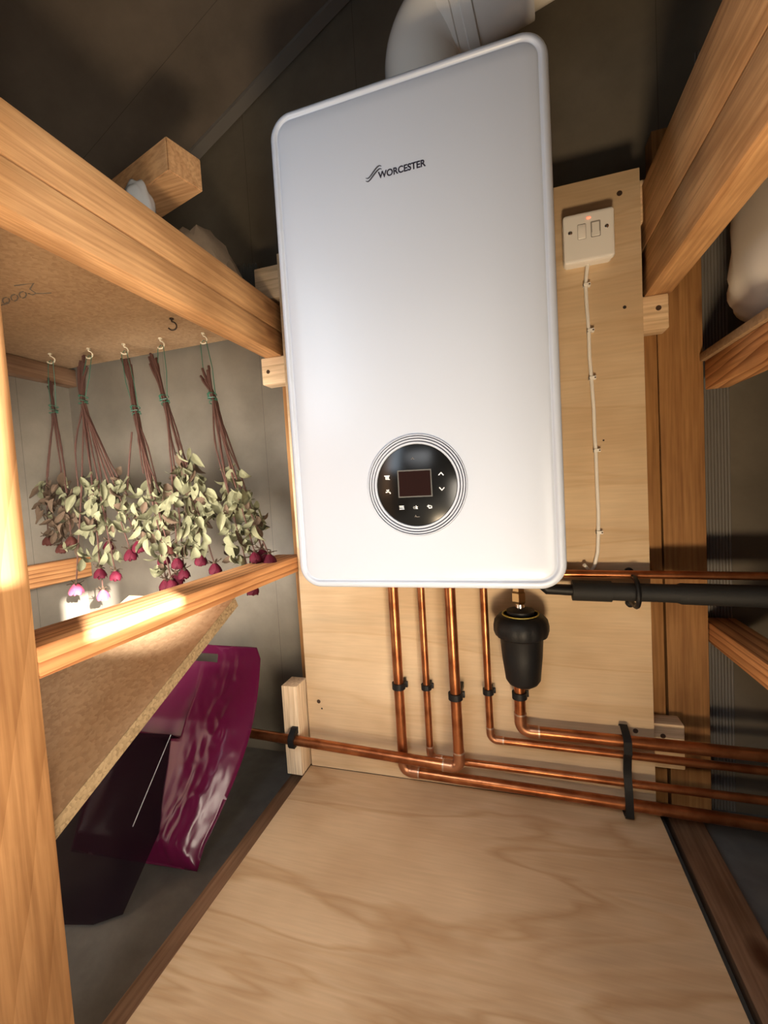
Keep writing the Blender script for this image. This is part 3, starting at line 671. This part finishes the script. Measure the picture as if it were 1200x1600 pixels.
# clip on block (around the pipe running left)
bm = BM(); xc = at(1, .250, 457, 1158).x; zc = -.4370 + (.203 - xc) * (.036 / .903); h = .007
ring_p = [(.2678, zc + .026), (.2600, zc + .026), (.2440, zc + .0160), (.2395, zc + .008), (.2395, zc - .008), (.2450, zc - .0150), (.2600, zc - .0155), (.2678, zc - .012)]
inn = [(.2678, zc + .0112), (.2600, zc + .0112), (.2500, zc + .0114), (.2435, zc + .004), (.2435, zc - .004), (.2500, zc - .0112), (.2600, zc - .0112), (.2678, zc - .006)]
for s0 in (-h, h):
    pass
V = [[[bm.verts.new((xc + s0, y, z)) for y, z in L_] for s0 in (-h, h)] for L_ in (ring_p, inn)]
for k in range(7):
    for L_ in V: bm.faces.new((L_[0][k], L_[0][k + 1], L_[1][k + 1], L_[1][k]))
    for s0 in (0, 1): bm.faces.new((V[0][s0][k], V[0][s0][k + 1], V[1][s0][k + 1], V[1][s0][k]))
bmesh.ops.bevel(bm, geom=[], offset=.001)
tag(obj('pipe_clip', bm, 'black', angle=30), 'black clip on the pine block around the pipe running left', 'pipe clip')
# strap across the four horizontals
t = thing('pipe_strap', 'tall black clip strip holding the four pipes that run right', 'pipe strap', (.521, .31, -.52))
bm = BM(); xs0 = .5135; P = [at(1, .262, 966, 1140), at(1, .262, 975, 1270)]
prof = [(.309, -.343), (.300, -.336), (.272, -.344), (.2635, -.352), (.2635, -.376), (.269, -.384), (.2715, -.401), (.274, -.412), (.272, -.432), (.2685, -.440), (.2655, -.462), (.2635, -.480), (.2635, -.500), (.270, -.507), (.285, -.509), (.309, -.5095)]
inn = [(y + (.0035 if y < .29 else 0), z * .985 - .0065) for y, z in prof]
V = [[[bm.verts.new((xs0 + s0, y, z)) for y, z in L_] for s0 in (0, .014)] for L_ in (prof, inn)]
for k in range(len(prof) - 1):
    for L_ in V: bm.faces.new((L_[0][k], L_[0][k + 1], L_[1][k + 1], L_[1][k]))
    for s0 in (0, 1): bm.faces.new((V[0][s0][k], V[0][s0][k + 1], V[1][s0][k + 1], V[1][s0][k]))
obj('strap', bm, 'black', t, angle=30)

# black filter
f = thing('black_filter', 'ribbed black plastic filter canister hanging under the boiler', 'filter', (.337, .268, -.27))
fx0 = .337; fy = .252
bm = BM(); lathe(bm, (fx0, fy, -.250), (0, 0, 1), [(.0001, 0), (.020, .001), (.028, .006), (.033, .014), (.038, .060), (.0405, .094), (.043, .100)], 40); obj('canister', bm, 'black', f)
bm = BM(); seg = 60; prof = [(.042, .098), (.0480, .102), (.0510, .110), (.0510, .120), (.0485, .132), (.042, .140), (.033, .143), (.0001, .143)]
R_ = []
for r, h in prof:
    R_.append([bm.verts.new((fx0 + (r + (.0012 if (k % 5) < 3 and .0425 < r else 0)) * math.cos(k * math.tau / seg), fy + (r + (.0012 if (k % 5) < 3 and .0425 < r else 0)) * math.sin(k * math.tau / seg), -.250 + h)) for k in range(seg)])
for a, b_ in zip(R_, R_[1:]):
    for k in range(seg): bm.faces.new((a[k], a[(k + 1) % seg], b_[(k + 1) % seg], b_[k]))
obj('ribbed_cap', bm, 'black', f)
bm = BM(); lathe(bm, (fx0, fy, -.1085), (0, 0, 1), [(.0350, 0), (.0350, .0022), (.0320, .0022), (.0320, .0005)], 40); obj('yellow_ring', bm, 'yellow', f)
bm = BM(); lathe(bm, (fx0, fy, -.108), (0, 0, 1), [(.026, 0), (.026, .008), (.014, .012)], 30); obj('hub', bm, 'black', f)
bm = BM(); lathe(bm, (fx0, fy, -.098), (0, 0, 1), [(.0085, 0), (.0085, .010)], 20); obj('chrome_neck', bm, 'chrome', f)
bm = BM(); lathe(bm, (fx0 - .002, fy + .010, -.088), (0, 0, 1), [(.013, 0), (.014, .004), (.014, .020), (.012, .024), (.012, .093)], 6); obj('valve', bm, 'brass', f, smooth=False)
bm = BM(); lathe(bm, (fx0 + .009, fy, -.2555), (0, 0, 1), [(.004, 0), (.005, .003), (.005, .010)], 12); obj('drain_plug', bm, 'chrome', f)

# ------------------------------------------------------------------ purple bag and smoky box
bag = thing('carrier_bag', 'magenta plastic carrier bag leaning on the back wall below the rail', 'bag', (-.34, .12, ZF))
TL, TR = at(1, .30, 268, 1012), at(1, .30, 408, 1012)
BR_, BL = at(2, ZF + .006, 308, 1362), at(2, ZF + .006, 205, 1335)
TL = at(1, .30, 195, 1000); BL = at(2, ZF + .006, 110, 1330)
bm = BM(); nu, nv = 60, 80; random.seed(4)
def bagpt(u, v):
    p = TL.lerp(TR, u).lerp(BL.lerp(BR_, u), v)
    # right outline bulges
    p.x += (.034 * math.sin(math.pi * min(1, v * 1.1)) - .012 * max(0, 1 - v * 16)) * u
    return p
from mathutils import noise
def nz(a, b, k): return noise.noise(Vector((a * 7 + b * 3, b * 4 - a * 2, k)))
def ridge(a, b, k): return 1 - min(1, abs(noise.noise(Vector((a * 9 - b * 5, b * 7 + a * 4, k)))) * 5)
NB = (TR - TL).cross(BL - TL).normalized(); NB = NB if NB.y < 0 else -NB
front = []; back = []
for j in range(nv + 1):
    fr, bk = [], []
    for i in range(nu + 1):
        u, v = i / nu, j / nv; p = bagpt(u, v)
        e = min(1, min(u, 1 - u) * 6, min(v * 7, (1 - v) * 9)); e = math.sin(e * math.pi / 2)
        thick_ = (.006 + .050 * min(1, max(0, (v - .13) * 3.5))) * e
        cr_ = .004 * nz(u, v, 1) + (.0060 * ridge(u * 1.6, v * .45, 2.2) + .0030 * ridge(u * 2.5, v * .9, 5.1)) * min(1, max(0, (u - .62) * 5)) * e
        p1 = p + NB * (thick_ * (.45 + .55 * (u > .62 or v > .5) * 1.0) * .6 + cr_); fr.append(p1); bk.append(p - NB * (thick_ * .35))
    front.append(fr); back.append(bk)
def hole(u, v): return .42 < u < .72 and .045 < v < .098
FV = [[bm.verts.new(p) for p in row] for row in front]; BV = [[bm.verts.new(p) for p in row] for row in back]
for j in range(nv):
    for i in range(nu):
        if hole((i + .5) / nu, (j + .5) / nv): continue
        bm.faces.new((FV[j][i], FV[j][i + 1], FV[j + 1][i + 1], FV[j + 1][i])); bm.faces.new((BV[j][i], BV[j + 1][i], BV[j + 1][i + 1], BV[j][i + 1]))
for j in range(nv):
    bm.faces.new((FV[j][0], FV[j + 1][0], BV[j + 1][0], BV[j][0])); bm.faces.new((FV[j][nu], BV[j][nu], BV[j + 1][nu], FV[j + 1][nu]))
for i in range(nu):
    bm.faces.new((FV[0][i], BV[0][i], BV[0][i + 1], FV[0][i + 1])); bm.faces.new((FV[nv][i], FV[nv][i + 1], BV[nv][i + 1], BV[nv][i]))
obj('film', bm, 'bag', bag, angle=180)
# creases: raised welds of the film
bm = BM()
for pts in (((386, 1025), (392, 1045), (396, 1075), (392, 1110)), ((322, 1190), (318, 1225), (300, 1260), (250, 1330)), ((360, 1095), (352, 1120), (340, 1160)), ((372, 1150), (358, 1175), (345, 1200))):
    pass
bm.free()
smoky = thing('smoky_plastic_box', 'dark see-through plastic box tipped against the magenta bag, highlight drawn along its edge', 'box', (-.4, .0, ZF))
E1, E0 = at(1, .135, 268, 1148), at(2, ZF + .004, 145, 1445)
vr = at(1, .165, 308, 1166) - E1; vl = Vector((-.15, -.035, .012))
E1b, E0b, E1c, E0c = E1 + vr, E0 + vr * .9, E1 + vl, E0 + vl
E0b.z = E0c.z = E0.z
bm = BM(); q = [bm.verts.new(p) for p in (E1, E0, E0b, E1b)]; bm.faces.new(q); q2 = [q[0], q[1], bm.verts.new(E0c), bm.verts.new(E1c)]; bm.faces.new(q2)
o = obj('sides', bm, 'smoky', smoky, smooth=False); md = o.modifiers.new('s', 'SOLIDIFY'); md.thickness = .0022; md.offset = 0
bm = BM(); tube(bm, [E1 + Vector((0, -.0018, .001)), E1.lerp(E0, .55) + Vector((0, -.0018, .001))], .0007, 8); ob = obj('edge_highlight', bm, 'polythene', smoky); ob['label'] = 'pale strip drawn as the edge highlight'  # glint on the plastic edge modelled as a thin pale tube
tube_ = None

# ------------------------------------------------------------------ hooks
def hook(px, py, label, dark=False, rot=0.0):
    p = at(2, .5665, px, py - 8); bm = BM()
    pts = [p + Vector((0, 0, .004)), p - Vector((0, 0, .008))]
    for k in range(11):
        a = math.radians(90 - k * 24); off = Vector((math.cos(rot), math.sin(rot), 0)) * (.0095 * math.cos(a))
        pts.append(p - Vector((0, 0, .0175)) + off + Vector((0, 0, .0095 * math.sin(a))))
    tube(bm, pts[:2] + pts[2:], .0017, 8); lathe(bm, p - Vector((0, 0, .0035)), (0, 0, 1), [(.0048, 0), (.0048, .003)], 12)
    o = tag(obj('cup_hook', bm, 'hook_dark' if dark else 'hook'), label, 'hook', 'cup hooks under the left shelf'); return p
H = [hook(78, 560, 'leftmost cream cup hook under the shelf', rot=.6), hook(138, 552, 'second cup hook from the left, over the brown and green bunch', rot=.3),
     hook(193, 545, 'third cup hook from the left, green wire wound on it', rot=.5), hook(250, 536, 'fourth cup hook from the left, wire loop over it', rot=.2),
     hook(317, 528, 'rightmost cream cup hook, wire loop hanging from it', rot=.2), hook(268, 505, 'empty dark cup hook between the two right bunches', True, rot=.5)]

# ------------------------------------------------------------------ roses
def leaf(bm, p, d, nrm, ln, wd, curl, fold):
    """a curled pointed leaf, grid 6x4"""
    d = d.normalized(); s = d.cross(nrm).normalized(); n = s.cross(d)
    rows = []
    for i in range(7):
        t_ = i / 6; w_ = wd * (math.sin(math.pi * min(1, t_ * .93 + .05)) ** .8) * (1 - .2 * t_)
        a = curl * t_; c = p + d * (ln * (math.sin(a) / curl if abs(curl) > .05 else t_)) + n * (ln * ((1 - math.cos(a)) / curl if abs(curl) > .05 else 0))
        row = []
        for j in range(5):
            q = (j - 2) / 2; row.append(bm.verts.new(c + s * (w_ * q) + n * (fold * w_ * abs(q) + .0012 * math.sin(9 * t_ + 5 * q))))
        rows.append(row)
    for a, b in zip(rows, rows[1:]):
        for j in range(4): bm.faces.new((a[j], a[j + 1], b[j + 1], b[j]))
def bloom(p, r, mat, parent, down=Vector((0, 0, -1))):
    """half closed dried rose hanging head down"""
    bm = BM(); down = down.normalized(); u, v = frame_of(down)
    for ly, (n, rad, hh, open_) in enumerate(((5, 1.0, 1.75, .30), (5, .82, 1.85, .12), (4, .62, 1.9, .0), (3, .38, 1.9, -.1))):
        for k in range(n):
            a0 = k * math.tau / n + ly * .7; rows = []
            wob = random.uniform(-.12, .12)
            for i in range(7):
                t_ = i / 6; rr = rad * math.sin(math.pi * (.10 + (.66 - open_ * .55) * t_)) * (1 + random.uniform(-.05, .08) * t_) + (.10 * open_ if t_ > .9 else 0)
                row = []
                for j in range(5):
                    a = a0 + (j - 2) / 2 * (math.pi / n * 1.35) * (math.sin(math.pi * (t_ * .55 + .30)) if i else .5)
                    h = hh * t_ - (.16 * abs((j - 2) / 2) ** 2 * t_) + wob * t_
                    rj = rr * (1 + .05 * math.sin(5 * j + ly + k)); row.append(bm.verts.new(p + (u * math.cos(a) + v * math.sin(a)) * rj * r + down * h * r))
                rows.append(row)
            for a_, b_ in zip(rows, rows[1:]):
                for j in range(4): bm.faces.new((a_[j], a_[j + 1], b_[j + 1], b_[j]))
    o = obj('bloom', bm, mat, parent, angle=180)
    bm = BM(); 
    for k in range(5):
        a = k * math.tau / 5 + .4; leaf(bm, p, (u * math.cos(a) + v * math.sin(a)) * .9 - down * random.uniform(-.2, .7), -down, r * 1.3, r * .22, random.uniform(-1, .8), .2)
    bmesh.ops.create_uvsphere(bm, u_segments=8, v_segments=6, radius=r * .33, matrix=Matrix.Translation(p))
    obj('sepals', bm, 'leaf_brown', o, angle=180)
def rose_bunch(label, T, tie, ends, blooms, leaves, yt, yb, lmat, loopto, seed, nl=60, petal='petal', lsize=.043, fixed=None):
    """T, tie, ends, blooms, leaves in photo pixels; depth goes from yt at the top to yb at the bottom"""
    random.seed(seed)
    ytop = T[1]; ybot = 920.0
    def P(px, py, j=0): return at(1, yt + (yb - yt) * (py - ytop) / (ybot - ytop) + j, px, py)
    b = thing('rose_bunch', label, 'dried roses', P(*T), 'bunches of dried roses hung upside down'); tp = P(*tie)
    alls = [(e, None) for e in ends] + [((x, y), m_) for x, y, m_ in blooms]
    for i, ((ex, ey), m_) in enumerate(alls):
        j = random.uniform(-.014, .014); top = P(T[0] + random.uniform(-9, 7), T[1] + random.uniform(-10, 14), j * .3)
        e = P(ex, ey, j * 1.5); midp = tp.lerp(e, .5) + Vector((random.uniform(-.008, .008), random.uniform(-.01, .01), random.uniform(-.01, .01)))
        tj = tp + Vector((random.uniform(-.006, .006), random.uniform(-.006, .006), 0)); pts = [top]
        ctrl = [top, tj, midp, e]; pts = []
        for k in range(3):
            a = ctrl[max(k - 1, 0)]; b0, c0 = ctrl[k], ctrl[k + 1]; d0 = ctrl[min(k + 2, 3)]
            for s_ in range(6):
                t_ = s_ / 6; pts.append(.5 * ((2 * b0) + (c0 - a) * t_ + (2 * a - 5 * b0 + 4 * c0 - d0) * t_ * t_ + (3 * b0 - a - 3 * c0 + d0) * t_ ** 3) + Vector((random.uniform(-.0007, .0007), 0, 0)))
        pts.append(e); n = len(pts)
        bm = BM(); tube(bm, pts, [(.0031 - .0017 * k / (n - 1)) * (1.25 if k % 5 == 2 else 1) for k in range(n)], 7); obj('stem', bm, 'stem', b)
        if m_ is not None:
            dd = (pts[-1] - pts[-3]).normalized(); bloom(e, .0150 * random.uniform(.9, 1.12), m_, b, (Vector((0, 0, -1)) + dd * .5))
    bm = BM(); bmb = BM()
    for (cx, cy, rx, ry, n) in leaves:
        for k in range(int(n * 1.35)):
            while True:
                a, c_ = random.uniform(-1, 1), random.uniform(-1, 1)
                if a * a + c_ * c_ < 1: break
            p = P(cx + a * rx, cy + c_ * ry, random.uniform(-.028, .028)); g = Vector((random.gauss(0, .5), random.gauss(0, .5), -1.0))
            nn = Vector((random.gauss(.3, .8), random.gauss(-.8, .7), random.gauss(0, .5)))
            tgt = bmb if (random.random() < (.85 if lmat == 'leaf_brown' else .22)) else bm
            l_ = lsize * random.uniform(.65, 1.15); leaf(tgt, p + Vector((0, 0, l_ * .5)), g, nn, l_, l_ * random.uniform(.17, .30), random.uniform(-2.6, 2.6), random.uniform(-.1, 1.3))
    f_ = obj('foliage', bm, 'leaf', b, angle=180); f2 = obj('dark_foliage', bmb, 'leaf_brown', b, angle=180); f2['label'] = 'brown curled leaves'
    # wire tie and loop to the hook
    bm = BM(); ax = (P(*ends[0]) - P(*T)).normalized(); u, v = frame_of(ax); pts = []
    for k in range(48): a = k * .5; pts.append(tp + (u * math.cos(a) + v * math.sin(a)) * (.0098 + .0018 * math.sin(k * 1.7)) + ax * (k / 48 * .024 - .012 + .004 * math.sin(k * .37)))
    hk = loopto - Vector((0, 0, .022)); tube(bm, pts, .0011, 5)
    tube(bm, [tp + Vector((.009, 0, .01)), tp.lerp(hk, .5) + Vector((.016, -.004, 0)), hk + Vector((.008, 0, 0)), hk + Vector((0, 0, .004)), hk + Vector((-.010, 0, -.006)), tp.lerp(hk, .5) - Vector((.014, 0, 0)), tp + Vector((-.008, 0, .012))], .0009, 6)
    obj('green_wire', bm, 'wire_green', b)
    return b
rose_bunch('leftmost bunch of dried roses, brown leaves, thin stems', (77, 590), (84, 640), [(75, 745), (104, 770)], [(75, 838, 'petal_brown'), (96, 850, 'petal_brown'), (111, 838, 'petal_brown')],
           [(92, 788, 34, 38, 46), (100, 830, 22, 26, 16)], .30, .27, 'leaf_brown', H[0], 11)
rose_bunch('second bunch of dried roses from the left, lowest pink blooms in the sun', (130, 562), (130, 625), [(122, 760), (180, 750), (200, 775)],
           [(119, 912, 'petal_sunlit_pink'), (161, 922, 'petal_sunlit_pink'), (156, 888, 'petal'), (180, 892, 'petal'), (170, 845, 'petal'), (203, 858, 'petal'), (216, 845, 'petal')],
           [(140, 800, 26, 50, 34), (170, 795, 34, 36, 34), (195, 770, 14, 30, 14), (205, 812, 12, 25, 10), (128, 872, 14, 16, 8), (168, 870, 20, 20, 9)], .29, .25, 'leaf', H[1], 12)
rose_bunch('third bunch of dried roses from the left, pale leaves, many red blooms', (198, 565), (212, 642), [(232, 760), (245, 755), (250, 770), (224, 740)],
           [(262, 850, 'petal_brown'), (255, 866, 'petal'), (275, 895, 'petal'), (259, 905, 'petal'), (268, 905, 'petal')],
           [(238, 800, 30, 50, 52), (250, 850, 20, 26, 18), (250, 895, 12, 16, 6)], .30, .225, 'leaf', H[2], 13)
rose_bunch('fourth bunch of dried roses from the left, fullest pale green leaves', (240, 555), (257, 625), [(283, 720), (292, 730), (300, 740), (275, 715)],
           [(313, 866, 'petal'), (287, 888, 'petal'), (335, 880, 'petal'), (277, 872, 'petal')],
           [(290, 735, 18, 30, 20), (292, 795, 36, 52, 76), (318, 800, 20, 36, 20), (298, 850, 28, 22, 18)], .30, .235, 'leaf', H[3], 14)
rose_bunch('rightmost bunch of dried roses, blooms resting on the lower rail', (322, 580), (332, 622), [(352, 735), (362, 740), (378, 745), (356, 770)],
           [(398, 862, 'petal'), (409, 858, 'petal'), (420, 866, 'petal'), (394, 913, 'petal')],
           [(367, 770, 20, 32, 22), (378, 815, 30, 40, 44), (372, 865, 18, 28, 20), (400, 830, 12, 26, 10)], .31, .235, 'leaf', H[4], 15)
# a loose twig standing among them
bm = BM(); tube(bm, [at(1, .26, 206, 675), at(1, .255, 202, 720), at(1, .25, 199, 765)], .0022, 7)
tag(obj('loose_stem', bm, 'stem'), 'short loose dark rose stem between second and third bunch', 'stem')
